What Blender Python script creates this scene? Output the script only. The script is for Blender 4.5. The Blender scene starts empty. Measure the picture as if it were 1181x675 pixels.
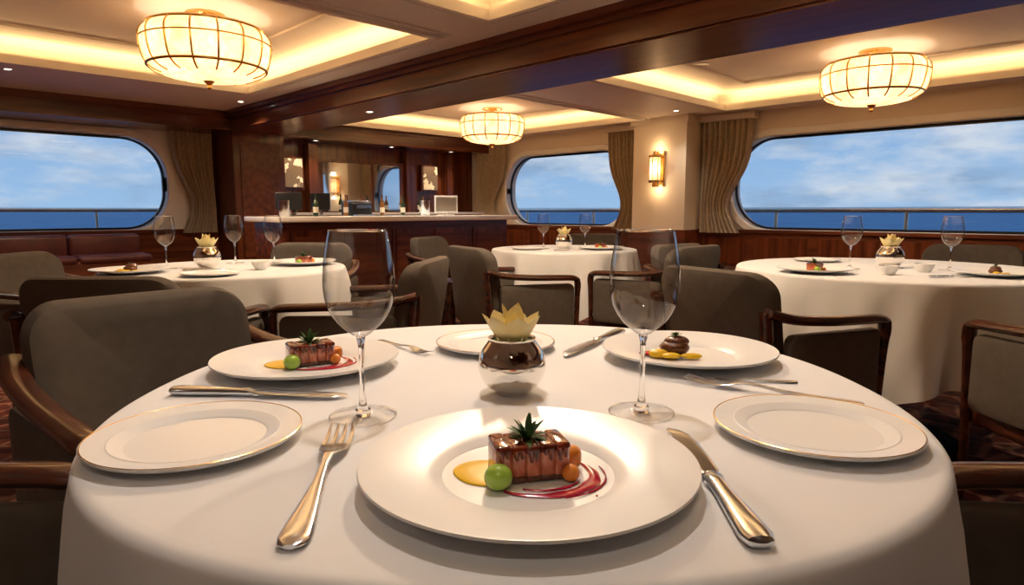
import bpy, bmesh, math, random
from mathutils import Vector, Matrix
random.seed(3)
S2=math.sqrt(.5)
YAW=-math.pi/4
def W(x,y,z=0.0): return Vector((S2*(x+y), S2*(y-x), z))
bpy.context.scene.view_settings.view_transform='Standard'
# ---------------------------------------------------------------- materials
def nt(name):
    m=bpy.data.materials.new(name); m.use_nodes=True
    return m,m.node_tree.nodes,m.node_tree.links,m.node_tree.nodes['Principled BSDF']
def pm(name,col,rough=.5,metal=0,col2=None,scale=8,bump=0,bscale=60,coat=0,stretch=(1,1,1),emit=None,es=0,spec=.5,detail=4,sheen=0,sss=0,lo=.35,hi=.65,bdist=.002):
    m,n,l,b=nt(name)
    b.inputs['Base Color'].default_value=(*col,1); b.inputs['Roughness'].default_value=rough
    b.inputs['Metallic'].default_value=metal; b.inputs['Coat Weight'].default_value=coat
    b.inputs['Coat Roughness'].default_value=.08
    b.inputs['Specular IOR Level'].default_value=spec
    b.inputs['Sheen Weight'].default_value=sheen
    if sss:
        b.inputs['Subsurface Weight'].default_value=sss; b.inputs['Subsurface Radius'].default_value=(.006,.004,.002)
    tc=n.new('ShaderNodeTexCoord'); mp=n.new('ShaderNodeMapping'); mp.inputs['Scale'].default_value=stretch
    l.new(tc.outputs['Object'],mp.inputs['Vector'])
    c2=col2 if col2 else tuple(c*.88 for c in col)
    nz=n.new('ShaderNodeTexNoise'); nz.inputs['Scale'].default_value=scale; nz.inputs['Detail'].default_value=detail
    l.new(mp.outputs[0],nz.inputs['Vector'])
    r=n.new('ShaderNodeValToRGB'); r.color_ramp.elements[0].position=lo; r.color_ramp.elements[1].position=hi
    r.color_ramp.elements[0].color=(*c2,1); r.color_ramp.elements[1].color=(*col,1)
    l.new(nz.outputs['Fac'],r.inputs[0]); l.new(r.outputs[0],b.inputs['Base Color'])
    if emit:
        b.inputs['Emission Color'].default_value=(*emit,1); b.inputs['Emission Strength'].default_value=es
    if bump:
        nb=n.new('ShaderNodeTexNoise'); nb.inputs['Scale'].default_value=bscale; nb.inputs['Detail'].default_value=3
        l.new(mp.outputs[0],nb.inputs['Vector'])
        bp=n.new('ShaderNodeBump'); bp.inputs['Strength'].default_value=bump; bp.inputs['Distance'].default_value=bdist
        l.new(nb.outputs['Fac'],bp.inputs['Height']); l.new(bp.outputs[0],b.inputs['Normal'])
    return m
def wood(name,axis,c1=(.055,.013,.005),c2=(.17,.045,.016),rough=.25,coat=.3):
    st=[14,14,14]; st[axis]=.7
    return pm(name,c2,rough,0,c1,1.0,.05,4,coat,tuple(st),detail=6,lo=.3,hi=.7,spec=.4)
M={}
M['wood_a']=wood('mahogany_a',0); M['wood_b']=wood('mahogany_b',1,coat=.12,rough=.3); M['wood_z']=wood('mahogany_z',2)
M['chairwood']=pm('chair_walnut',(.085,.022,.010),.26,0,(.03,.009,.004),3,0,4,.35,(12,2,12),detail=5)
M['pedestal']=pm('dark_pedestal',(.02,.013,.010),.95,spec=.05)
M['uph']=pm('taupe_upholstery',(.118,.096,.078),.85,0,(.102,.083,.067),30,.25,500,0,spec=.25,bdist=.001)
M['cream']=pm('cream_paint',(.78,.70,.58),.6,0,(.75,.67,.55),2)
M['ceil']=pm('ceiling_paint',(.77,.71,.63),.55,0,(.75,.69,.61),1.5)
M['white']=pm('white_enamel',(.85,.84,.81),.3,0,(.83,.82,.79),3)
M['cloth']=pm('white_tablecloth',(.83,.82,.825),.85,0,(.81,.80,.805),5,.12,900,0,sheen=.1,bdist=.0006)
M['porc']=pm('porcelain',(.87,.865,.855),.3,0,(.86,.855,.845),2,coat=.07,spec=.35)
M['gold']=pm('brushed_gold',(.80,.52,.20),.25,1,(.72,.45,.16),10)
M['silver']=pm('silver',(.74,.78,.84),.18,1,(.69,.73,.79),20)
M['steel']=pm('rail_steel',(.75,.72,.66),.35,1,(.7,.67,.6))
M['burg']=pm('burgundy_leather',(.085,.012,.010),.45,0,(.055,.009,.008),6)
M['curtain']=pm('curtain_linen',(.46,.38,.27),.9,0,(.38,.31,.21),20,.1,200,sheen=.2)
M['marble']=pm('counter_marble',(.88,.85,.80),.15,0,(.76,.72,.66),3,coat=.3,detail=8)
M['black']=pm('black_plastic',(.015,.015,.017),.3)
M['dl']=pm('downlight_glow',(1,.9,.7),.5,emit=(1,.85,.65),es=20)
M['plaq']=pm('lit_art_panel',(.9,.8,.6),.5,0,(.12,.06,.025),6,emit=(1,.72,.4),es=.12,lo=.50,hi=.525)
M['mirror']=pm('bar_mirror',(.75,.8,.85),.04,1,(.74,.79,.84))
# lampshade alabaster: translucent panels lit by the bulbs inside
m,n,l,b=nt('alabaster_shade'); M['shade']=m
tc=n.new('ShaderNodeTexCoord'); nz=n.new('ShaderNodeTexNoise'); nz.inputs['Scale'].default_value=8; nz.inputs['Detail'].default_value=7; nz.inputs['Distortion'].default_value=1.4
l.new(tc.outputs['Object'],nz.inputs['Vector']); r=n.new('ShaderNodeValToRGB')
r.color_ramp.elements[0].position=.34; r.color_ramp.elements[1].position=.66
r.color_ramp.elements[0].color=(.82,.48,.22,1); r.color_ramp.elements[1].color=(.98,.70,.40,1)
l.new(nz.outputs[0],r.inputs[0])
em=n.new('ShaderNodeEmission'); em.inputs['Strength'].default_value=.66; l.new(r.outputs[0],em.inputs[0])
tr=n.new('ShaderNodeBsdfTranslucent'); l.new(r.outputs[0],tr.inputs[0]); ad=n.new('ShaderNodeAddShader')
l.new(em.outputs[0],ad.inputs[0]); l.new(tr.outputs[0],ad.inputs[1]); l.new(ad.outputs[0],n['Material Output'].inputs[0])
# thin glass
def thin(name,lo,hi,tint=(1,1,1),edge=.45,power=3.5):
    m,n,l,b=nt(name)
    lw=n.new('ShaderNodeLayerWeight'); lw.inputs[0].default_value=.5
    mr=n.new('ShaderNodeMapRange'); mr.inputs['To Min'].default_value=lo; mr.inputs['To Max'].default_value=hi
    pw=n.new('ShaderNodeMath'); pw.operation='POWER'; pw.inputs[1].default_value=power
    l.new(lw.outputs['Facing'],pw.inputs[0]); l.new(pw.outputs[0],mr.inputs['Value'])
    tr=n.new('ShaderNodeBsdfTransparent'); gl=n.new('ShaderNodeBsdfGlossy'); gl.inputs['Roughness'].default_value=.01
    gl.inputs['Color'].default_value=(.95,.95,.95,1)
    r=n.new('ShaderNodeValToRGB'); r.color_ramp.elements[0].color=(*[.97*t for t in tint],1); r.color_ramp.elements[1].color=(*[edge*t for t in tint],1)
    l.new(pw.outputs[0],r.inputs[0]); l.new(r.outputs[0],tr.inputs[0])
    mx=n.new('ShaderNodeMixShader'); l.new(mr.outputs[0],mx.inputs[0]); l.new(tr.outputs[0],mx.inputs[1]); l.new(gl.outputs[0],mx.inputs[2])
    l.new(mx.outputs[0],n['Material Output'].inputs[0]); return m
M['thin']=thin('wine_crystal',.075,.65,edge=.05,power=2.6); M['foot']=thin('foot_crystal',.03,.30,edge=.8); M['pane']=thin('window_pane',.015,.4,(.98,1,1))
m,n,l,b=nt('solid_crystal'); b.inputs['Transmission Weight'].default_value=1; b.inputs['Roughness'].default_value=.0; b.inputs['IOR'].default_value=1.5; b.inputs['Base Color'].default_value=(1,1,1,1); M['crystal']=m
# food
M['meat']=pm('pork_meat',(.70,.24,.12),.22,0,(.40,.07,.025),120,.4,260,.7,(1,1,.5),bdist=.001)
M['glaze']=pm('caramel_glaze',(.28,.035,.012),.12,0,(.08,.010,.005),110,.5,150,.7,bdist=.0012)
M['crust']=pm('crisp_crust',(.20,.055,.018),.3,0,(.06,.014,.006),200,.6,300,.4)
M['yellow']=pm('yellow_puree',(.90,.56,.008),.3,0,(.86,.50,.006),8,coat=.15)
M['green']=pm('green_puree',(.40,.60,.08),.2,0,(.31,.52,.05),60,coat=.6)
M['orange']=pm('orange_puree',(.85,.27,.03),.25,coat=.5)
M['magenta']=pm('beet_sauce',(.50,.006,.045),.18,0,(.38,.003,.03),80,coat=.4)
M['herb']=pm('herb_green',(.05,.13,.022),.5,0,(.025,.07,.012),90)
M['petal']=pm('cream_petal',(.93,.80,.42),.5,0,(.88,.72,.30),30)
M['vase']=pm('mercury_vase',(.90,.87,.82),.10,1,(.20,.09,.04),16,.0,40,0,(1,.6,1.5),detail=7,lo=.315,hi=.345)
M['gglass']=pm('green_bottle_glass',(.01,.04,.015),.08,coat=.5); M['aglass']=pm('amber_bottle_glass',(.25,.09,.02),.08,coat=.5)
# carpet + planks
m,n,l,b=nt('patterned_carpet'); M['carpet']=m
tc=n.new('ShaderNodeTexCoord'); v=n.new('ShaderNodeTexVoronoi'); v.inputs['Scale'].default_value=6.5; v.feature='DISTANCE_TO_EDGE'
nz=n.new('ShaderNodeTexNoise'); nz.inputs['Scale'].default_value=9; nz.inputs['Detail'].default_value=5
l.new(tc.outputs['Object'],v.inputs['Vector']); l.new(tc.outputs['Object'],nz.inputs['Vector'])
r=n.new('ShaderNodeValToRGB'); r.color_ramp.elements[0].color=(.28,.14,.09,1); r.color_ramp.elements[0].position=.03; r.color_ramp.elements[1].color=(.10,.03,.022,1); r.color_ramp.elements[1].position=.09
l.new(v.outputs['Distance'],r.inputs[0]); r2=n.new('ShaderNodeValToRGB'); r2.color_ramp.elements[0].position=.45; r2.color_ramp.elements[1].position=.55
r2.color_ramp.elements[0].color=(.6,.6,.6,1); r2.color_ramp.elements[1].color=(1.5,1.3,1.2,1)
l.new(nz.outputs[0],r2.inputs[0]); mm=n.new('ShaderNodeMixRGB'); mm.blend_type='MULTIPLY'; mm.inputs[0].default_value=1
l.new(r.outputs[0],mm.inputs[1]); l.new(r2.outputs[0],mm.inputs[2]); l.new(mm.outputs[0],b.inputs['Base Color']); b.inputs['Roughness'].default_value=.95; b.inputs['Specular IOR Level'].default_value=.1
m,n,l,b=nt('oak_planks'); M['plank']=m
tc=n.new('ShaderNodeTexCoord'); br=n.new('ShaderNodeTexBrick'); br.inputs['Scale'].default_value=1; br.inputs['Brick Width'].default_value=1.4; br.inputs['Row Height'].default_value=.12; br.inputs['Mortar Size'].default_value=.003
br.inputs['Color1'].default_value=(.30,.11,.04,1); br.inputs['Color2'].default_value=(.20,.07,.026,1); br.inputs['Mortar'].default_value=(.02,.008,.004,1)
l.new(tc.outputs['Object'],br.inputs['Vector']); l.new(br.outputs[0],b.inputs['Base Color']); b.inputs['Roughness'].default_value=.3
M['sea']=pm('sea_water',(.045,.22,.42),.55,0,(.03,.16,.34),.02,.6,.3,0,spec=.15,bdist=.5)
# ---------------------------------------------------------------- mesh builder
def cr(pts,n=6):
    out=[]; P=[Vector(p) for p in pts]
    for i in range(len(P)-1):
        p0=P[max(i-1,0)];p1=P[i];p2=P[i+1];p3=P[min(i+2,len(P)-1)]
        for k in range(n):
            t=k/n
            out.append(.5*((2*p1)+(p2-p0)*t+(2*p0-5*p1+4*p2-p3)*t*t+(3*p1-p0-3*p2+p3)*t**3))
    out.append(P[-1]); return out
def rr(w,h,r,n=6,rb=None):
    rb=r if rb is None else rb; pts=[]
    for (cx,cy,a0,rad) in ((w/2,h/2,0,r),(-w/2,h/2,90,r),(-w/2,-h/2,180,rb),(w/2,-h/2,270,rb)):
        sx=1 if cx>0 else -1; sy=1 if cy>0 else -1
        for k in range(n+1):
            a=math.radians(a0+90*k/n); pts.append((cx-sx*rad+rad*math.cos(a),cy-sy*rad+rad*math.sin(a)))
    return pts
class MB:
    def __init__(s): s.v=[];s.f=[];s.mi=[];s.mats=[]
    def add(s,vs,fs,mat,X=None):
        mat=M[mat]
        if mat not in s.mats: s.mats.append(mat)
        k=s.mats.index(mat); o=len(s.v)
        for p in vs:
            p=Vector(p)
            if X is not None: p=X@p
            s.v.append(p[:])
        for f in fs: s.f.append([i+o for i in f]); s.mi.append(k)
    def box(s,c,d,mat,X=None):
        vs=[(c[0]+i*d[0]/2,c[1]+j*d[1]/2,c[2]+k*d[2]/2) for i in(-1,1) for j in(-1,1) for k in(-1,1)]
        s.add(vs,[(0,1,3,2),(4,6,7,5),(0,4,5,1),(2,3,7,6),(0,2,6,4),(1,5,7,3)],mat,X)
    def bx(s,x0,x1,y0,y1,z0,z1,mat): s.box(((x0+x1)/2,(y0+y1)/2,(z0+z1)/2),(x1-x0,y1-y0,z1-z0),mat)
    def rbox(s,c,d,r,mat,X=None,seg=3):
        bm=bmesh.new(); bmesh.ops.create_cube(bm,size=1)
        for v in bm.verts: v.co=Vector((v.co.x*d[0]+c[0],v.co.y*d[1]+c[1],v.co.z*d[2]+c[2]))
        bmesh.ops.bevel(bm,geom=list(bm.edges),offset=r,segments=seg,profile=.5,affect='EDGES')
        bm.verts.index_update()
        s.add([v.co.copy() for v in bm.verts],[[v.index for v in f.verts] for f in bm.faces],mat,X); bm.free()
    def sphere(s,c,r,mat,sc=(1,1,1),u=20,v=12,jit=0):
        bm=bmesh.new(); bmesh.ops.create_uvsphere(bm,u_segments=u,v_segments=v,radius=r)
        for q in bm.verts:
            j=1+random.uniform(-jit,jit); q.co=Vector((q.co.x*sc[0]*j+c[0],q.co.y*sc[1]*j+c[1],q.co.z*sc[2]*j+c[2]))
        bm.verts.index_update()
        s.add([q.co.copy() for q in bm.verts],[[q.index for q in f.verts] for f in bm.faces],mat); bm.free()
    def rings(s,R,mat,closed=True,capa=False,capb=False,X=None):
        n=len(R[0]); vs=[p for r in R for p in r]; fs=[]
        for i in range(len(R)-1):
            for j in range(n if closed else n-1):
                k=(j+1)%n; fs.append((i*n+j,i*n+k,(i+1)*n+k,(i+1)*n+j))
        if capa: fs.append(tuple(range(n)))
        if capb: fs.append(tuple(range((len(R)-1)*n,len(R)*n)))
        s.add(vs,fs,mat,X)
    def lathe(s,prof,mat,seg=48,c=(0,0,0),X=None):
        R=[[(c[0]+max(r,1e-5)*math.cos(2*math.pi*j/seg),c[1]+max(r,1e-5)*math.sin(2*math.pi*j/seg),c[2]+z) for j in range(seg)] for r,z in prof]
        s.rings(R,mat,X=X)
    def tube(s,path,rad,mat,seg=10,side=None,fa=1,fb=1,closed=False,cap=True,X=None):
        P=[Vector(p) for p in path]; n=len(P); R=[]; prev=None
        for i in range(n):
            if closed: t=(P[(i+1)%n]-P[i-1]).normalized()
            else: t=(P[min(i+1,n-1)]-P[max(i-1,0)]).normalized()
            if side is not None: a=Vector(side); a=(a-t*a.dot(t)).normalized()
            else:
                a=prev if prev is not None else (Vector((0,0,1)) if abs(t.z)<.9 else Vector((1,0,0)))
                a=(a-t*a.dot(t)).normalized(); prev=a
            b=t.cross(a); r=rad[i] if isinstance(rad,(list,tuple)) else rad
            R.append([P[i]+a*(math.cos(2*math.pi*k/seg)*r*fa)+b*(math.sin(2*math.pi*k/seg)*r*fb) for k in range(seg)])
        if closed: R.append(R[0]); cap=False
        s.rings(R,mat,capa=cap,capb=cap,X=X)
    def loft(s,secs,mat,seg=14,p=1.0):
        R=[]
        for x,y,z,hw,ht in secs:
            ring=[]
            for k in range(seg):
                a=2*math.pi*k/seg; ca,sa=math.cos(a),math.sin(a)
                ring.append((x+hw*math.copysign(abs(ca)**p,ca),y,z+ht*math.copysign(abs(sa)**p,sa)))
            R.append(ring)
        s.rings(R,mat,capa=True,capb=True)
    def slab(s,w,h,r,t,e,mat,fn,rb=None,puff=0,n=6):
        rb=r if rb is None else rb; R=[]
        def ring(i,d,k=1):
            o=rr(w-2*i,h-2*i,max(r-i,.004),n,max(rb-i,.004)); return [fn(a*k,b*k,d) for a,b in o]
        for k in (.02,.3,.55,.8): R.append(ring(e,-t/2-puff*(1-k*k),k))
        for i,d in ((e,-t/2),(e*.3,-t/2+e*.3),(0,-t/2+e),(0,t/2-e),(e*.3,t/2-e*.3),(e,t/2)): R.append(ring(i,d))
        for k in (.8,.55,.3,.02): R.append(ring(e,t/2+puff*(1-k*k),k))
        s.rings(R,mat,capa=True,capb=True)
    def mesh(s,name,ang=38,recalc=True):
        me=bpy.data.meshes.new(name); me.from_pydata(s.v,[],s.f)
        for m in s.mats: me.materials.append(m)
        me.polygons.foreach_set('material_index',s.mi)
        bm=bmesh.new(); bm.from_mesh(me)
        bmesh.ops.remove_doubles(bm,verts=bm.verts,dist=2e-5)
        if recalc: bmesh.ops.recalc_face_normals(bm,faces=bm.faces)
        for f in bm.faces: f.smooth=True
        bm.to_mesh(me); bm.free(); me.set_sharp_from_angle(angle=math.radians(ang)); return me
def put(name,me,loc=(0,0,0),rz=0,sc=1,rot=None):
    if isinstance(me,MB): me=me.mesh(name)
    o=bpy.data.objects.new(name,me); bpy.context.scene.collection.objects.link(o)
    o.location=loc; o.rotation_euler=rot if rot else (0,0,rz); o.scale=(sc,)*3 if not isinstance(sc,tuple) else sc; return o
def face(fx,fy):
    d=W(fx,fy); return math.atan2(d.y,d.x)-math.pi/2
def light(name,kind,loc,power,col=(1,.74,.48),**k):
    d=bpy.data.lights.new(name,kind); d.energy=power; d.color=col
    for a,b in k.items(): setattr(d,a,b)
    o=bpy.data.objects.new(name,d); bpy.context.scene.collection.objects.link(o); o.location=loc; return o
# ---------------------------------------------------------------- room
A0,A1,B0,B1,CZ,TZ=-3.0,9.2,-4.0,10.4,2.4,2.62
FZ=.012
def quad(mb,pts,mat): mb.add(pts,[(0,1,2,3)],mat)
f=MB(); f.bx(A0,A1,B0,B1,-.1,0,'plank'); put('floor',f)
c=MB(); c.bx(A0+.8,8.0,-3.2,5.0,.0,FZ,'carpet'); put('carpet',c)
trays=[(.2,3.36,4.3,7.8),(.2,3.36,0.0,3.6),(5.6,8.6,5.8,9.5),(5.6,8.6,-.2,4.4)]
ce=MB()
xs=sorted({A0,A1,*[t[0] for t in trays],*[t[1] for t in trays]}); ys=sorted({B0,B1,*[t[2] for t in trays],*[t[3] for t in trays]})
for i in range(len(xs)-1):
    for j in range(len(ys)-1):
        cx,cy=(xs[i]+xs[i+1])/2,(ys[j]+ys[j+1])/2
        if any(t[0]<cx<t[1] and t[2]<cy<t[3] for t in trays): continue
        quad(ce,[(xs[i],ys[j],CZ),(xs[i+1],ys[j],CZ),(xs[i+1],ys[j+1],CZ),(xs[i],ys[j+1],CZ)],'ceil')
e=.22
for x0,x1,y0,y1 in trays:
    def rect(d,z): return [(x0-d,y0-d,z),(x1+d,y0-d,z),(x1+d,y1+d,z),(x0-d,y1+d,z)]
    ce.rings([rect(0,CZ),rect(0,CZ+.05),rect(e,CZ+.05),rect(e,TZ-.05),rect(e-.06,TZ)],'ceil',capb=True)
ce.bx(A0,A1,B0,B1,TZ+.01,TZ+.1,'ceil')
put('ceiling',ce.mesh('ceiling',recalc=False))
for i,(x0,x1,y0,y1) in enumerate(trays):
    t=MB()
    for d,wd,h in ((-.0,.05,.03),(.10,.03,.018)):
        R=[]
        for o,z in ((d,CZ+.0),(d,CZ-h),(d+wd,CZ-h),(d+wd,CZ)):
            R.append([(x0-o,y0-o,z),(x1+o,y0-o,z),(x1+o,y1+o,z),(x0-o,y1+o,z)])
        t.rings(R,'ceil')
    R=[]
    for o,z in ((.45,TZ),(.45,TZ-.02),(.50,TZ-.02),(.50,TZ)):
        R.append([(x0+o,y0+o,z),(x1-o,y0+o,z),(x1-o,y1-o,z),(x0+o,y1-o,z)])
    t.rings(R,'ceil'); put('trim_%d'%(i+1),t)
    cx,cy=(x0+x1)/2,(y0+y1)/2; q=e*.55
    for (px,py,dx,dy,L) in ((x0-q,cy,1,0,y1-y0),(x1+q,cy,-1,0,y1-y0),(cx,y0-q,0,1,x1-x0),(cx,y1+q,0,-1,x1-x0)):
        o=light('cove_light_strip','AREA',(px,py,CZ+.065),10.5*L/3,(1,.64,.29),shape='RECTANGLE',size=L,size_y=.05)
        zz=-Vector((dx*.35,dy*.35,1)).normalized(); xx=Vector((-dy,dx,0)); yy=zz.cross(xx)
        o.rotation_euler=Matrix((xx,yy,zz)).transposed().to_euler()
# walls
def wallseg(mb,kind,pos,s0,s1,z0,z1,mat):
    if kind=='a': quad(mb,[(pos,s0,z0),(pos,s1,z0),(pos,s1,z1),(pos,s0,z1)],mat)
    else: quad(mb,[(s0,pos,z0),(s1,pos,z0),(s1,pos,z1),(s0,pos,z1)],mat)
def wallwin(mb,kind,pos,s0,s1,z0,z1,w0,w1,q0,q1,r,mat,num,out=1):
    P=(lambda s,z,o:(pos+o*out,s,z)) if kind=='a' else (lambda s,z,o:(s,pos+o*out,z))
    cs,cz=(w0+w1)/2,(q0+q1)/2
    ring=[(cs+a,cz+b) for a,b in rr(w1-w0,q1-q0,r,14)]
    outer=[]
    for a,b in ring:
        dx,dz=a-cs,b-cz
        k=1e9
        if dx>1e-9:k=min(k,(s1-cs)/dx)
        if dx<-1e-9:k=min(k,(s0-cs)/dx)
        if dz>1e-9:k=min(k,(z1-cz)/dz)
        if dz<-1e-9:k=min(k,(z0-cz)/dz)
        outer.append([cs+dx*k,cz+dz*k])
    for cx,cy in ((s0,z0),(s0,z1),(s1,z0),(s1,z1)):
        i=min(range(len(outer)),key=lambda i:(outer[i][0]-cx)**2+(outer[i][1]-cy)**2); outer[i]=[cx,cy]
    mb.rings([[P(a,b,0) for a,b in outer],[P(a,b,0) for a,b in ring],[P(a,b,.25) for a,b in ring]],mat)
    wn=MB()
    def sc(d): return [(cs+a,cz+b) for a,b in rr(w1-w0+2*d,q1-q0+2*d,r+d,14)]
    wn.rings([[P(a,b,0) for a,b in sc(.11)],[P(a,b,-.03) for a,b in sc(.10)],[P(a,b,-.035) for a,b in sc(.02)],[P(a,b,-.01) for a,b in sc(0)],[P(a,b,.10) for a,b in sc(0)]],'white')
    wn.rings([[P(a,b,.10) for a,b in sc(0)],[P(a,b,.10) for a,b in sc(-.03)],[P(a,b,.13) for a,b in sc(-.03)],[P(a,b,.13) for a,b in sc(0)]],'black')
    wn.add([P(a,b,.12) for a,b in sc(-.02)],[tuple(range(len(ring)))],'pane')
    put('window_%d'%num,wn)
WZ0,WZ1=.72,2.03
w=MB(); 
wallseg(w,'a',A1,B0,-1.9,0,TZ,'cream'); wallwin(w,'a',A1,-1.9,5.2,0,CZ,-1.4,4.55,WZ0,WZ1,.58,'cream',1)
wallseg(w,'a',A1,5.2,6.1,0,TZ,'cream'); wallwin(w,'a',A1,6.1,9.7,0,CZ,6.4,9.35,WZ0,WZ1,.6,'cream',2)
wallseg(w,'a',A1,9.7,B1,0,TZ,'cream'); put('wall_starboard',w)
w=MB(); wallseg(w,'b',B1,A0,-1.5,0,TZ,'cream'); wallwin(w,'b',B1,-1.5,3.6,0,CZ,-1.1,3.2,WZ0,WZ1,.55,'white',3); wallseg(w,'b',B1,3.6,A1,0,TZ,'wood_z'); put('wall_forward',w)
w=MB(); wallseg(w,'a',A0,B0,B1,0,.9,'wood_z'); wallseg(w,'a',A0,B0,B1,.9,TZ,'cream'); put('wall_port',w)
w=MB(); wallseg(w,'b',B0,A0,A1,0,TZ,'cream'); put('wall_aft',w)
w=MB(); w.bx(A1-.05,A1,B0,B1,0,.70,'wood_b'); w.bx(A1-.09,A1,B0,B1,.67,.715,'wood_b'); w.bx(A1-.075,A1,B0,B1,0,.12,'wood_b')
y=B0+.2
while y<B1-.7:
    w.bx(A1-.065,A1-.05,y,y+.75,.2,.6,'wood_z'); y+=.9
put('baseboard_starboard',w)
w=MB(); w.bx(A0,4,B1-.05,B1,0,.70,'wood_a'); w.bx(A0,4,B1-.09,B1,.67,.715,'wood_a'); put('baseboard_forward',w)
# beams
w=MB(); w.bx(3.87,4.65,B0,B1-.02,2.13,CZ+.02,'wood_b'); w.bx(3.76,4.76,B0,B1-.02,2.35,CZ+.01,'wood_b'); w.bx(3.82,4.70,B0,B1-.02,2.31,2.35,'wood_b'); w.bx(3.84,4.68,B0,B1-.02,2.145,2.165,'wood_b'); put('ceiling_beam',w)
w=MB(); w.bx(A0,3.87,9.65,B1-.02,2.14,CZ,'wood_a'); w.bx(A0,3.87,9.55,9.65,2.32,CZ,'wood_a'); w.bx(A0,3.87,9.6,9.65,2.14,2.17,'wood_a')
w.bx(4.65,A1-.06,9.75,B1-.02,2.14,CZ,'wood_a'); w.bx(4.65,A1-.06,9.68,9.75,2.32,CZ,'wood_a'); put('ceiling_soffit',w)
w=MB(); w.bx(3.87,4.65,9.6,B1-.02,0,2.13,'wood_z'); w.bx(3.83,4.69,9.56,9.6,0,.15,'wood_z')
w.bx(3.97,4.55,9.58,9.6,.3,1.98,'wood_b'); put('wood_column',w)
w=MB(); w.bx(8.7,A1-.01,5.05,5.98,0,CZ,'cream'); w.bx(8.66,A1-.1,5.01,6.02,2.3,CZ,'cream'); w.bx(8.66,A1-.1,5.01,6.02,0,.70,'wood_b'); put('pillar',w)
# bar back wall fittings
w=MB()
w.bx(5.55,7.35,B1-.12,B1-.02,.9,1.88,'wood_z'); w.bx(5.66,6.62,B1-.135,B1-.12,.98,1.82,'mirror'); w.bx(6.67,7.24,B1-.135,B1-.12,.98,1.82,'mirror')
put('bar_mirror_cabinet',w)
for a in (4.78,5.45,7.45,8.45):
    w=MB(); w.bx(a-.08,a+.08,B1-.2,B1-.02,0,2.12,'wood_z'); put('pilaster',w)
for a,z0,z1,ww in ((5.12,1.38,1.85,.34),(8.0,1.4,1.85,.34)):
    w=MB(); w.bx(a-ww/2-.03,a+ww/2+.03,B1-.10,B1-.02,z0-.03,z1+.03,'wood_z'); w.bx(a-ww/2,a+ww/2,B1-.12,B1-.10,z0,z1,'plaq')
    put('lit_wall_art',w)
    light('art_picture_light','SPOT',(a,B1-.5,2.1),20,spot_size=1.2,spot_blend=.6,shadow_soft_size=.05).rotation_euler=(.6,0,0)
w=MB(); w.bx(4.9,8.9,9.8,B1-.2,0,.92,'wood_a'); w.bx(4.88,8.95,9.75,B1-.2,.92,.96,'marble'); put('back_bar_cabinet',w)
# bar counter
w=MB(); w.bx(2.95,6.15,6.25,6.85,0,.87,'wood_a'); w.rbox((4.55,6.52,.90),(3.36,.82,.06),.012,'marble'); w.bx(2.9,6.2,6.22,6.9,0,.1,'black')
for k in range(5):
    x=3.05+k*.62; w.bx(x,x+.52,6.235,6.25,.18,.78,'wood_z'); w.bx(x+.05,x+.47,6.225,6.235,.24,.72,'wood_a')
put('bar_counter',w)
w=MB(); w.rbox((0,0,.12),(.34,.3,.24),.02,'black'); w.rbox((0,0,.26),(.30,.26,.04),.01,'silver'); w.bx(-.12,.12,-.2,-.15,.14,.2,'silver'); w.bx(-.15,.15,-.24,-.14,0,.03,'silver')
w.tube([(.07,-.17,.15),(.07,-.26,.13)],.012,'black'); put('coffee_machine',w,(4.05,6.6,.93),0,(.8,.8,.62))
def screen():
    w=MB(); w.rbox((0,0,.2),(.34,.02,.23),.006,'black'); w.bx(-.15,.15,-.012,-.0105,.1,.3,'black'); w.bx(-.02,.02,.0,.02,.02,.15,'silver'); w.bx(-.09,.09,-.06,.08,0,.015,'silver'); return w.mesh('screen')
sc_=screen(); put('pos_monitor',sc_,(3.20,6.55,.93),-.5,.8); put('pos_monitor',sc_,(3.62,6.65,.93),-1.2,.8)
w=MB(); w.rbox((0,0,.14),(.30,.015,.22),.004,'white'); w.bx(-.13,.13,-.012,-.007,.05,.23,'steel'); w.bx(-.1,.1,-.05,.06,0,.012,'white'); w.bx(-.01,.01,0,.03,.01,.1,'white'); put('menu_stand',w,(5.3,6.5,.93),-.5)
def bottle(mat):
    w=MB(); w.lathe([(0,0),(.035,0),(.037,.01),(.037,.17),(.03,.2),(.013,.23),(.012,.29),(.015,.292),(.015,.31),(0,.31)],mat,20); w.lathe([(.0375,.05),(.0385,.051),(.0385,.13),(.0375,.131)],'cream',20); return w.mesh('bottle')
bt=[bottle('gglass'),bottle('aglass')]
for k in range(9): put('liquor_bottle',bt[k%2],(5.0+k*.42,10.02,.96),k)
for k,(a,b) in enumerate(((4.95,6.55),(5.05,6.65),(4.7,6.6),(4.4,6.6),(3.40,6.35),(3.85,6.5))): put('liquor_bottle',bt[k%2],(a,b,.93),k,.75)
w=MB(); w.lathe([(0,0),(.05,0),(.055,.01),(.06,.16),(.064,.18),(.06,.18),(.055,.16),(.05,.015),(0,.012)],'silver',28); ib=w.mesh('ice_bucket'); put('ice_bucket',ib,(4.85,6.35,.93)); put('ice_bucket',ib,(3.05,6.35,.93),0,.9)
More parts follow.
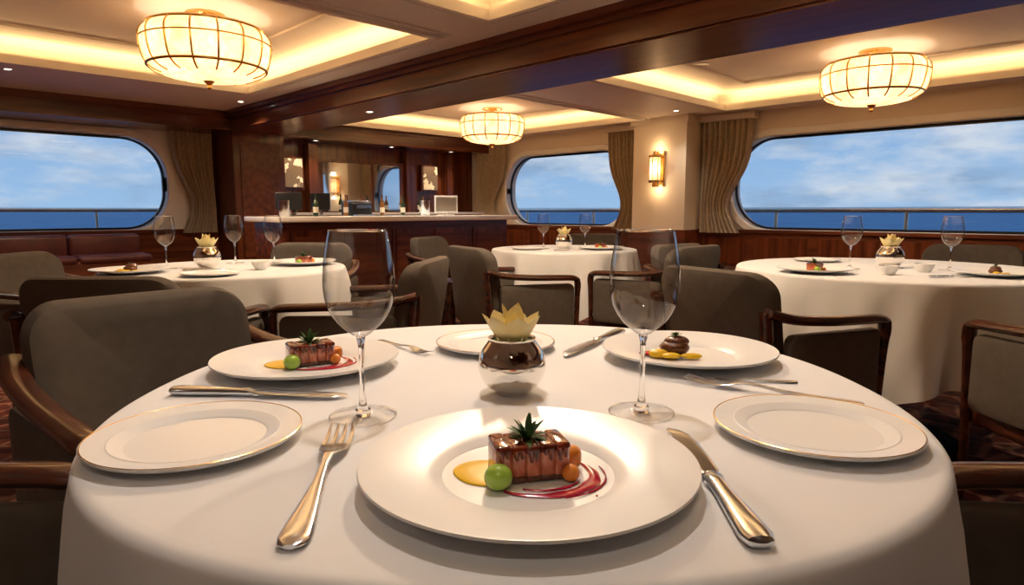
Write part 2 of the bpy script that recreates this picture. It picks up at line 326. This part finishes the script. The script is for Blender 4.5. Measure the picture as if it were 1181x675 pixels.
# ---------------------------------------------------------------- curtains
def curtain(name,s0,s1,kind,pos,gath):
    w=MB(); nu,nv=90,24; R=[]
    for j in range(nv+1):
        v=j/nv; z=.66+v*(2.32-.66); g=1-.42*math.exp(-((v-.25)/.28)**2)
        row=[]
        for i in range(nu+1):
            u=i/nu; base=(s1 if gath>0 else s0); s=base+((s0+u*(s1-s0))-base)*g
            d=.035*math.sin(u*math.pi*2*9+.6*math.sin(v*3))+.012*math.sin(u*31+v*4)
            row.append((pos-.14+d,s,z) if kind=='a' else (s,pos-.14+d,z))
        R.append(row)
    w.rings(R,'curtain',closed=False)
    zt=2.33
    if kind=='a': w.bx(pos-.2,pos-.05,s0-.03,s1+.03,zt-.03,zt+.06,'cream')
    else: w.bx(s0-.03,s1+.03,pos-.2,pos-.05,zt-.03,zt+.06,'cream')
    put(name,w)
curtain('curtain',4.2,4.98,'a',A1,1); curtain('curtain',6.05,6.75,'a',A1,-1); curtain('curtain',9.25,10.1,'a',A1,1); curtain('curtain',3.22,3.83,'b',B1,1)
# ---------------------------------------------------------------- chandeliers
def chandelier():
    w=MB()
    prof=cr([(.455,.0,0),(.505,-.05,0),(.52,-.12,0),(.505,-.24,0),(.465,-.335,0),(.36,-.39,0),(.2,-.42,0),(.03,-.43,0)],4)
    prof=[(p.x,p.y) for p in prof]
    w.lathe(prof,'shade',64)
    for r,z,t in ((.457,0,.014),(.522,-.12,.007),(.472,-.325,.012)):
        w.tube([((r+.004)*math.cos(a*math.pi/32),(r+.004)*math.sin(a*math.pi/32),z) for a in range(64)],t,'gold',8,closed=True)
    for k in range(16):
        a=k*math.pi/8; w.tube([((r+.004)*math.cos(a),(r+.004)*math.sin(a),z) for r,z in prof[:-8:2]],.009,'gold',6)
    w.lathe([(0,-.505),(.012,-.50),(.022,-.485),(.012,-.465),(.035,-.445),(.05,-.425),(.02,-.41)],'gold',20)
    w.lathe([(0,.13),(.16,.13),(.16,.11),(.12,.10),(.03,.085),(.03,.0),(.05,-.02),(0,-.03)],'gold',28)
    for k in range(4):
        a=k*math.pi/2+.4; w.tube([(0,0,.03),(.3*math.cos(a),.3*math.sin(a),.02),(.457*math.cos(a),.457*math.sin(a),0)],.008,'gold',6)
    return w.mesh('chandelier')
ch=chandelier()
for a,b,s in ((2.17,5.80,.97),(1.9,1.8,.95),(7.3,7.75,1),(7.5,2.22,.97)):
    put('chandelier',ch,(a,b,TZ-.13*s),.2,s)
    for k in range(6):
        t=k*math.pi/3+.3; light('chandelier_bulb','POINT',(a+.34*s*math.cos(t),b+.34*s*math.sin(t),TZ-.31),2.8,(1,.80,.54),shadow_soft_size=.03)
    light('chandelier_fill_spot','SPOT',(a,b,TZ-.665*s),85,(1,.82,.60),spot_size=2.75,spot_blend=.5,shadow_soft_size=.06)  # added spot under the finial, lights the room where the shade is too weak
# downlights, some of them added to brighten bar, pillar, tables and room
dl=MB(); dl.lathe([(0,-.002),(.03,-.002)],'dl',20); dl.lathe([(.03,-.002),(.034,-.006),(.05,-.006),(.052,0)],'white',20); dlm=dl.mesh('downlight')
def down(a,b,z,p,size=1.5,col=(1,.84,.66)):
    put('recessed_downlight',dlm,(a,b,z))
    if p: light('downlight_lamp','SPOT',(a,b,z-.02),p,col,spot_size=size,spot_blend=.8,shadow_soft_size=.05)
down(1.15,8.3,CZ,90,2.2); down(5.1,8.3,CZ,90,2.2); down(5.1,3,CZ,60); down(3.6,8.6,CZ,50,2.2); down(5.4,10.0,2.14,34); down(6.9,10.0,2.14,34); down(8.3,10.0,2.14,34); down(5.1,5.2,CZ,50)
down(5.15,6.5,CZ,110,1.6); down(4.26,6.6,2.13,90,1.9); down(8.3,5.0,CZ,40,1.8); down(-.4,8.3,CZ,60,2.2)  # first three are added lamps that brighten bar counter and pillar
down(.8,.9,TZ,60,1.25,(1,.91,.83)); down(1.45,2.9,TZ,52,1.3,(1,.88,.74)); down(3.2,.9,TZ,58,1.3,(1,.88,.74)); down(2.9,2.7,TZ,58,1.3,(1,.88,.74))  # last three are added lamps that brighten the rear tables
down(-.8,3.9,CZ,55,1.9); down(1.8,3.95,CZ,50); down(-.6,-.5,CZ,36,1.9); down(3.5,-.8,CZ,45,1.9); down(-1.6,1.5,CZ,50,2.0)  # added lamps outside the view, there to light the scene
sp=MB(); sp.lathe([(0,-.004),(.07,-.004),(.085,-.008),(.09,0)],'steel',24); spm=sp.mesh('ceiling_speaker'); put('ceiling_speaker',spm,(6.8,3.8,TZ)); put('ceiling_speaker',spm,(2.6,6.9,TZ))
# sconce
w=MB(); w.rbox((0,0,0),(.03,.14,.40),.01,'gold'); w.lathe([(.052,-.13),(.056,-.12),(.056,.12),(.052,.13)],'shade',24,(-.09,0,0)); 
for z in (-.14,.14): w.lathe([(0,z-.014),(.066,z-.014),(.068,z),(.066,z+.014),(0,z+.014)],'gold',24,(-.09,0,0))
w.lathe([(0,-.20),(.01,-.195),(.022,-.16),(.03,-.145)],'gold',16,(-.09,0,0)); w.lathe([(.03,.145),(.022,.16),(.01,.195),(0,.2)],'gold',16,(-.09,0,0)); w.tube([(0,0,-.1),(-.05,0,-.14)],.012,'gold'); w.tube([(0,0,.1),(-.05,0,.14)],.012,'gold')
for k in range(6):
    a=k*math.pi/3; w.tube([(-.09+.058*math.cos(a),.058*math.sin(a),-.13),(-.09+.058*math.cos(a),.058*math.sin(a),.13)],.004,'gold',6)
put('wall_sconce',w,(8.685,5.5,1.62),0,(1.2,1.5,1.35))
light('sconce_bulb','POINT',(8.685-.108,5.5,1.62),3,(1,.78,.50),shadow_soft_size=.02)
for dz in (-.30,.30): light('sconce_glow','POINT',(8.57,5.5,1.62+dz),3,(1,.66,.34),shadow_soft_size=.02)
# ---------------------------------------------------------------- outside
w=MB(); w.add([(-3000,-3000,-12),(6000,-3000,-12),(6000,6000,-12),(-3000,6000,-12)],[(0,1,2,3)],'sea'); put('sea',w)
w=MB(); w.tube([(10.7,-6,1.0),(10.7,14,1.0)],.045,'steel'); w.tube([(10.7,-6,.6),(10.7,14,.6)],.015,'steel')
for k in range(11): w.tube([(10.7,-5+k*1.9,-.1),(10.7,-5+k*1.9,1.0)],.03,'steel')
put('deck_railing',w)
w=MB(); w.tube([(-6,11.9,1.0),(8,11.9,1.0)],.035,'steel')
for k in range(7): w.tube([(-5+k*1.9,11.9,-.1),(-5+k*1.9,11.9,1.0)],.022,'steel')
put('deck_railing',w)
w=MB(); w.bx(A1+.26,11,-7,14,-.2,-.1,'plank'); w.bx(-7,11,B1+.26,12.2,-.2,-.1,'plank'); put('outer_deck',w)
# ---------------------------------------------------------------- tables
def table(R,n=2.0,seed=0,hem=.42,hv=.07):
    rnd=random.Random(seed); w=MB(); N=240
    ph=[rnd.uniform(0,6.28) for _ in range(5)]
    def rad(t): 
        c,s=abs(math.cos(t)),abs(math.sin(t)); return R/((c**n+s**n)**(1/n))
    def fold(t): 
        return math.sin(9*t+ph[0])*.5+math.sin(14*t+ph[1]+.8*math.sin(2*t+ph[4]))*.35+math.sin(23*t+ph[2])*.15
    rings=[]
    for k in (.001,.3,.6,.85,.96): rings.append([(rad(t)*k*math.cos(t),rad(t)*k*math.sin(t),.75) for t in [2*math.pi*i/N for i in range(N)]])
    for a in (0,30,60,90):
        a=math.radians(a); rings.append([((rad(t)-.012+.012*math.sin(a))*math.cos(t),(rad(t)-.012+.012*math.sin(a))*math.sin(t),.75-.012+.012*math.cos(a)) for t in [2*math.pi*i/N for i in range(N)]])
    K=14
    for j in range(1,K+1):
        q=j/K; row=[]
        for i in range(N):
            t=2*math.pi*i/N; f_=fold(t); d=(hem+hv*math.cos(4*t+ph[3]))*q
            r=rad(t)+.035*q**.7+.055*q**.8*f_+.012*q*math.sin(31*t+4*q)*.5
            row.append((r*math.cos(t),r*math.sin(t),.738-d))
        rings.append(row)
    w.rings(rings,'cloth')
    w.lathe([(0,FZ),(.28,FZ),(.29,.03),(.1,.05),(.045,.08),(.045,.68),(.15,.71),(R*.93,.715),(R*.93,.735),(0,.735)],'pedestal',36)
    return w.mesh('dining_table')
T0=(0,.87); TL=(-1.20,2.72); TR=(1.6,2.7); TM=(.33,4.1)
for tb,a in (((.492,2.25,1,.5,.03),T0),((.48,2,2,.42),TL),((.62,2,3,.42),TR),((.46,2,4,.36),TM)):
    p=W(*a); put('dining_table',table(*tb),(p.x,p.y,0),YAW)
# ---------------------------------------------------------------- chairs
def chair():
    w=MB()
    def bend(p,q,d):
        x=p; z=.60+q; return (x,-.235+.9*x*x-(z-.42)*.16-d*1.0,z)
    w.slab(.46,.43,.075,.065,.02,'uph',bend,rb=.03,puff=.008,n=8)
    w.slab(.47,.47,.05,.10,.03,'uph',lambda p,q,d:(p,.01+q,.415+d),puff=.012)
    w.rbox((0,.01,.345),(.50,.48,.05),.008,'chairwood')
    for s in (-1,1):
        w.slab(.43,.25,.03,.035,.012,'uph',lambda p,q,d,s=s:(s*(.258+.02*p)+d,-.0+p,.50+q+.03*(-p)),puff=.004)
        arm=cr([(s*.235,-.285,.70),(s*.255,-.19,.676),(s*.268,-.05,.662),(s*.275,.10,.655),(s*.277,.205,.648),(s*.275,.232,.625),(s*.268,.236,.54),(s*.262,.238,.40),(s*.255,.24,.2),(s*.25,.245,.0)],5)
        n=len(arm); rad=[]
        for i in range(n):
            t=i/(n-1); rad.append(.026 if t<.45 else (.023 if t<.62 else .021-.009*(t-.62)/.38))
        w.tube(arm,rad,'chairwood',12,side=(1,0,0),fa=1.0,fb=.62)
        w.tube(cr([(s*.225,-.28,.70),(s*.228,-.262,.52),(s*.23,-.25,.36),(s*.235,-.29,.15),(s*.24,-.335,0)],4),[.02]*9+[.018,.018,.017,.016,.016,.015,.014,.013],'chairwood',10)
    return w.mesh('dining_chair')
chm=chair()
for x,y,fx,fy in ((-.62,1.26,.79,-.61),(-.755,.51,.99,.10),(.745,.51,-.99,.10),(-1.17,2.07,0,1),(-1.90,2.77,1,-.05),(-1.15,3.45,0,-1),(-.58,2.50,-1,.15),
    (.87,2.18,.87,.49),(1.70,1.74,.0,1),(1.08,3.35,.6,-.75),(2.3,3.3,-.7,-.65),(.0,3.44,.85,.5),(.80,3.6,-.65,.7),(-.35,4.45,1,-.4),(.6,4.95,-.2,-1)):
    p=W(x,y); put('dining_chair',chm,(p.x,p.y,FZ),face(fx,fy),(1,1,.975))
# banquette
w=MB(); w.rbox((0,.0,.2),(2.4,.6,.38),.03,'wood_a'); 
for k in range(3):
    w.rbox((-.8+k*.8,-.05,.40),(.79,.55,.10),.04,'burg'); w.rbox((-.8+k*.8,.24,.54),(.79,.14,.30),.045,'burg')
put('banquette_sofa',w,(1.35,9.3,0))
# ---------------------------------------------------------------- tableware
TT=.7505
def plate(R,well,gold=False,h=.018):
    w=MB(); p=cr([(0,.0045,0),(well*.9,.0045,0),(well,.0055,0),(well+.012,.0105,0),(R*.8,h*.80,0),(R-.004,h*.98,0),(R,h,0)],4)
    top=[(q.x,q.y) for q in p]
    w.lathe(top+[(R+.0005,h-.002),(R-.004,h-.005),(well+.014,.006),(well*.95,.001),(well*.9,0),(well*.8,0),(well*.78,.0015),(0,.0015)],'porc',96)
    if gold: w.tube([((R-.001)*math.cos(a*math.pi/48),(R-.001)*math.sin(a*math.pi/48),h-.0002) for a in range(96)],.0008,'gold',6,closed=True)
    return w.mesh('dinner_plate')
big=plate(.15,.078,h=.02); far=plate(.138,.074,h=.02); bread=plate(.104,.068,True,.013)
def onp(name,me,x,y,rz=0,z=TT,sc=1): return put(name,me,W(x,y,z),rz+YAW,sc)
onp('dinner_plate',big,.0145,.556); onp('dinner_plate',far,-.315,.97); onp('dinner_plate',far,.287,1.03)
onp('bread_plate',bread,-.327,.645); onp('bread_plate',bread,.326,.672); onp('bread_plate',bread,-.029,1.115)
def glass():
    w=MB()
    b=cr([(.0035,.094,0),(.012,.099,0),(.027,.113,0),(.037,.132,0),(.0405,.153,0),(.0395,.177,0),(.036,.199,0),(.0325,.217,0)],6)
    w.lathe([(q.x,q.y) for q in b],'thin',64)
    w.tube([(.0325*math.cos(a*math.pi/32),.0325*math.sin(a*math.pi/32),.217) for a in range(64)],.0008,'crystal',6,closed=True)
    st=cr([(.0,.0975,0),(.004,.0965,0),(.0052,.093,0),(.0036,.084,0),(.003,.06,0),(.0032,.03,0),(.005,.014,0),(.009,.0080,0)],4)
    w.lathe([(max(q.x,0),max(q.y,0)) for q in st]+[(.009,.001),(0,.001)],'crystal',40)
    ft=cr([(.009,.0080,0),(.014,.0058,0),(.026,.0036,0),(.037,.0022,0),(.0385,.0012,0)],4)
    w.lathe([(q.x,q.y) for q in ft],'foot',56)
    w.tube([(.0382*math.cos(a*math.pi/32),.0382*math.sin(a*math.pi/32),.0012) for a in range(64)],.0009,'crystal',6,closed=True)
    return w.mesh('wine_glass')
gl=glass()
for x,y in ((-.175,.732),(.1545,.745),(-1.42,2.64),(-1.27,2.95),(-1.08,2.92),(1.40,2.66),(1.76,2.58),(.2,4.1),(.47,4.15)): onp('wine_glass',gl,x,y)
def fork():
    w=MB(); w.loft([(0,0,.003,.004,.0015),(0,.003,.003,.0085,.0022),(0,.012,.003,.0105,.0026),(0,.03,.003,.0095,.0026),(0,.06,.0035,.0068,.0024),(0,.09,.005,.0042,.0022),(0,.115,.008,.0032,.002),(0,.132,.009,.0042,.0017),(0,.141,.008,.0085,.0013),(0,.150,.006,.0115,.0011),(0,.162,.0045,.0122,.0010),(0,.167,.0042,.0122,.0010)],'silver',18,.85)
    for k in range(4):
        x=-.0102+k*.0068; w.tube(cr([(x,.164,.0043),(x*1.0,.18,.004),(x*.98,.194,.006),(x*.95,.206,.0095)],3),[.0017]*6+[.0015,.0013,.001,.0006],'silver',8,side=(1,0,0),fa=1.15,fb=.6)
    return w.mesh('fork')
def knife():
    w=MB(); w.loft([(0,0,.005,.003,.002),(0,.002,.005,.008,.0042),(0,.010,.005,.0105,.005),(0,.03,.005,.0095,.005),(0,.06,.005,.0072,.0045),(0,.085,.005,.006,.004),(0,.094,.005,.0075,.0045),(0,.098,.005,.0045,.003),(0,.103,.005,.005,.002)],'silver',18,.85)
    w.loft([(0,.101,.005,.0050,.0016),(0,.108,.005,.0088,.0012),(0,.13,.005,.0100,.0010),(0,.17,.0045,.0102,.0009),(-.0008,.19,.004,.009,.0008),(-.003,.203,.0035,.0055,.0006),(-.005,.208,.003,.0015,.0004)],'silver',14,.8)
    return w.mesh('table_knife')
fk,kn=fork(),knife()
def lay(name,me,x0,y0,x1,y1,L0,flip=1):
    L=math.hypot(x1-x0,y1-y0); k=L/L0; put(name,me,W(x0,y0,TT),face(x1-x0,y1-y0),(k*flip,k,k))
lay('dinner_fork',fk,-.157,.428,-.183,.672,.206); lay('dinner_knife',kn,.177,.428,.177,.678,.208)
lay('dinner_knife',kn,-.448,.823,-.213,.802,.208); lay('dinner_fork',fk,.432,.765,.245,.885,.206); lay('dessert_fork',fk,.40,.878,.285,.888,.206)
lay('dinner_fork',fk,-.245,1.165,-.135,1.048,.206); lay('dinner_knife',kn,.215,1.245,.083,1.035,.208)
def leafgrid(w,base,az,tilt,L,wd,mat,curl=.3,cup=.25,n=8,pk=1.15):
    R=[]; p=Vector(base); t=tilt
    out=Vector((math.cos(az),math.sin(az),0)); side=Vector((-math.sin(az),math.cos(az),0))
    for i in range(n+1):
        u=i/n
        ww=wd*max(.04,(math.sin(math.pi*(.10+.90*u)**pk)))
        d=out*math.sin(t)+Vector((0,0,1))*math.cos(t); nrm=out*math.cos(t)-Vector((0,0,1))*math.sin(t)
        R.append([p+side*(ww*k)-nrm*(cup*ww*(abs(k)**2)) for k in (-1,-.5,0,.5,1)])
        p=p+d*(L/n); t+=curl/n
    w.rings(R,mat,closed=False)
def vase():
    w=MB(); p=cr([(0,0,0),(.020,0,0),(.023,.003,0),(.036,.014,0),(.0445,.034,0),(.042,.053,0),(.033,.067,0),(.030,.072,0),(.0315,.0745,0),(.029,.074,0),(.028,.068,0),(.034,.05,0),(0,.04,0)],5)
    w.lathe([(max(q.x,0),q.y) for q in p],'vase',56)
    w.lathe([(0,.071),(.028,.069)],'herb',20)
    for k in range(7):
        a=k*.8976+.15; leafgrid(w,(.011*math.cos(a),.011*math.sin(a),.058),a,.58,.056,.0150,'petal',-.10,.30,pk=1.9,n=12)
    for k in range(3):
        a=k*2.09+.6; leafgrid(w,(.004*math.cos(a),.004*math.sin(a),.058),a,.18,.062,.0145,'petal',-.06,.30,pk=1.9,n=12)
    return w.mesh('flower_vase')
vs=vase()
for x,y in ((.0,.83),(-1.28,2.70),(1.60,2.72),(.33,4.1)): onp('flower_vase',vs,x,y,.3,sc=1 if y<1 else 1.2)
# food
def course(v=0):
    w=MB(); z0=.0048; rnd=random.Random(5+v)
    X=Matrix.Rotation(math.radians(14),4,'Z')
    for k in range(5):
        x=-.0262+k*.0131; hh=.027+rnd.uniform(-.001,.0015)
        w.rbox((x,rnd.uniform(-.0008,.0008),z0+.002+hh/2),(.0136,.037,hh-.002),.0028,'meat',X)
        w.rbox((x,0,z0+.003),(.0138,.038,.006),.002,'crust',X)
        w.rbox((x+rnd.uniform(-.0006,.0006),rnd.uniform(-.001,.001),z0+.0295+rnd.uniform(-.0005,.0005)),(.0150,.0395,.0080),.0035,'glaze',X)
        for q in range(2): w.tube([X@Vector((x-.003+q*.006,-.0185,z0+.029)),X@Vector((x-.002+q*.005,-.0196,z0+.024-rnd.random()*.006))],[.003,.0014],'glaze',8)
    for k in range(34):
        a=k*2.4; leafgrid(w,(.003*math.cos(a)-.001,.003*math.sin(a)+.002,z0+.032),a,rnd.uniform(.1,1.4),rnd.uniform(.014,.023),.0028,'herb',.5,.25,n=5)
    def drop(c,r,mat,h=.25,seg=32,wob=.12,sx=1):
        R=[]
        for q,zz in ((1,0),(.97,.5),(.85,.85),(.5,1.0),(.02,1.05)):
            R.append([(c[0]+sx*r*q*(1+wob*math.sin(2*t+c[0]*90)+wob*.5*math.sin(3*t))*math.cos(t),c[1]+r*q*(1+wob*math.sin(2*t+c[0]*90))*math.sin(t),z0+h*zz) for t in [2*math.pi*i/seg for i in range(seg)]])
        w.rings(R,mat,capb=True)
    drop((-.038,.002),.029,'yellow',.0022,wob=.07); w.sphere((-.026,-.031,z0+.0105),.0118,'green',(1.05,1,.95))
    w.rbox((.038,.014,z0+.011),(.022,.018,.02),.007,'orange'); w.sphere((.037,-.014,z0+.007),.0078,'orange'); w.sphere((.028,.028,z0+.012),.009,'magenta')
    def arc(r,a0,a1,wm,cx=.008,cy=-.002):
        n=36; rows=[]
        for i in range(n+1):
            u=i/n; a=math.radians(a0+(a1-a0)*u); ww=wm*max(.08,math.sin(math.pi*u)**.7)*(1+.15*math.sin(u*23))
            rows.append([(cx+(r+k*ww)*math.cos(a),cy+(r+k*ww)*math.sin(a)*.85,z0+.0003+.0012*(1-abs(k)**2)) for k in (-1,-.5,0,.5,1)])
        w.rings(rows,'magenta',closed=False)
    arc(.051,-125,38,.0066); arc(.0395,-110,-20,.0020); arc(.061,-70,20,.0012)
    for k in range(5): w.sphere((.03+rnd.uniform(-.02,.03),-.035+rnd.uniform(-.01,.01),z0),.0012,'magenta',(1,1,.5),8,6)
    return w.mesh('pork_belly_course')
def course2():
    w=MB(); z0=.0048; rnd=random.Random(9)
    w.sphere((.0,.0,z0+.013),.021,'crust',(1.15,1,.62),24,14,.03); w.sphere((.004,.002,z0+.023),.017,'crust',(1.2,1,.55),20,12,.03)
    for k in range(14):
        a=k*2.4; leafgrid(w,(.002,.001,z0+.031),a,rnd.uniform(.5,1.4),.012,.0026,'herb',.5,.2,n=5)
    w.sphere((-.03,-.018,z0+.007),.012,'yellow',(1.3,1,.6)); w.sphere((-.012,-.03,z0+.006),.010,'yellow',(1.5,1,.5)); w.sphere((.02,-.028,z0+.005),.011,'yellow',(1.6,.8,.4)); w.sphere((-.04,-.002,z0+.004),.012,'magenta',(1.5,.8,.3))
    return w.mesh('glazed_beef_course')
c1,c2=course(),course2()
zc=TT+.0002
onp('pork_belly_course',c1,.0145,.552,0,zc); onp('pork_belly_course',c1,-.312,.975,.3,zc); onp('glazed_beef_course',c2,.265,1.03,0,zc)
for x,y,k in ((1.18,2.5,0),(1.78,2.36,1),(1.45,3.05,2),(-1.47,2.47,1),(-.93,2.87,0),(-1.12,2.38,2),(.1,4.0,2),(.55,4.0,0)):
    onp('dinner_plate' if k!=2 else 'bread_plate',far if k!=2 else bread,x,y)
    if k==0: onp('pork_belly_course',c1,x,y,.5,zc)
    if k==1 : onp('glazed_beef_course',c2,x,y,.5,zc)
for x,y in ((-1.32,2.57),(1.5,2.3),(.25,3.85)): lay('dinner_knife',kn,x,y,x+.2,y+.03,.208); 
w=MB(); w.lathe([(0,.002),(.018,.002),(.03,.02),(.034,.034),(.036,.034),(.033,.018),(.02,0),(0,0)],'porc',28); bw=w.mesh('sauce_bowl')
for x,y in ((1.62,2.52),(1.42,2.42),(-1.03,2.63)): onp('sauce_bowl',bw,x,y)
# ---------------------------------------------------------------- world
wd=bpy.data.worlds.new('sky'); bpy.context.scene.world=wd; wd.use_nodes=True
n=wd.node_tree.nodes; l=wd.node_tree.links; bg=n['Background']
tc=n.new('ShaderNodeTexCoord'); sp_=n.new('ShaderNodeSeparateXYZ'); l.new(tc.outputs['Generated'],sp_.inputs[0])
g=n.new('ShaderNodeValToRGB'); g.color_ramp.elements[0].position=0; g.color_ramp.elements[0].color=(.38,.60,.90,1); g.color_ramp.elements[1].position=.3; g.color_ramp.elements[1].color=(.12,.32,.72,1)
l.new(sp_.outputs['Z'],g.inputs[0])
mp=n.new('ShaderNodeMapping'); mp.inputs['Scale'].default_value=(1,1,3.2); l.new(tc.outputs['Generated'],mp.inputs[0])
nz=n.new('ShaderNodeTexNoise'); nz.inputs['Scale'].default_value=6.5; nz.inputs['Detail'].default_value=9; nz.inputs['Roughness'].default_value=.6; l.new(mp.outputs[0],nz.inputs['Vector'])
r=n.new('ShaderNodeValToRGB'); r.color_ramp.elements[0].position=.40; r.color_ramp.elements[1].position=.62; l.new(nz.outputs[0],r.inputs[0])
nz2=n.new('ShaderNodeTexNoise'); nz2.inputs['Scale'].default_value=11; nz2.inputs['Detail'].default_value=7; l.new(mp.outputs[0],nz2.inputs['Vector'])
cc=n.new('ShaderNodeValToRGB'); cc.color_ramp.elements[0].position=.38; cc.color_ramp.elements[1].position=.6; cc.color_ramp.elements[0].color=(.32,.47,.70,1); cc.color_ramp.elements[1].color=(.70,.78,.90,1); l.new(nz2.outputs[0],cc.inputs[0])
mx=n.new('ShaderNodeMixRGB'); l.new(r.outputs[0],mx.inputs[0]); l.new(g.outputs[0],mx.inputs[1]); l.new(cc.outputs[0],mx.inputs[2])
l.new(mx.outputs[0],bg.inputs['Color']); bg.inputs['Strength'].default_value=.92
# ---------------------------------------------------------------- camera
cd=bpy.data.cameras.new('camera'); co=bpy.data.objects.new('camera',cd); bpy.context.scene.collection.objects.link(co)
cd.sensor_width=36; cd.lens=742/1181*36; cd.clip_start=.02; cd.clip_end=10000
co.location=(0,0,.99); co.rotation_euler=(math.radians(90-7.26),0,YAW)
bpy.context.scene.camera=co
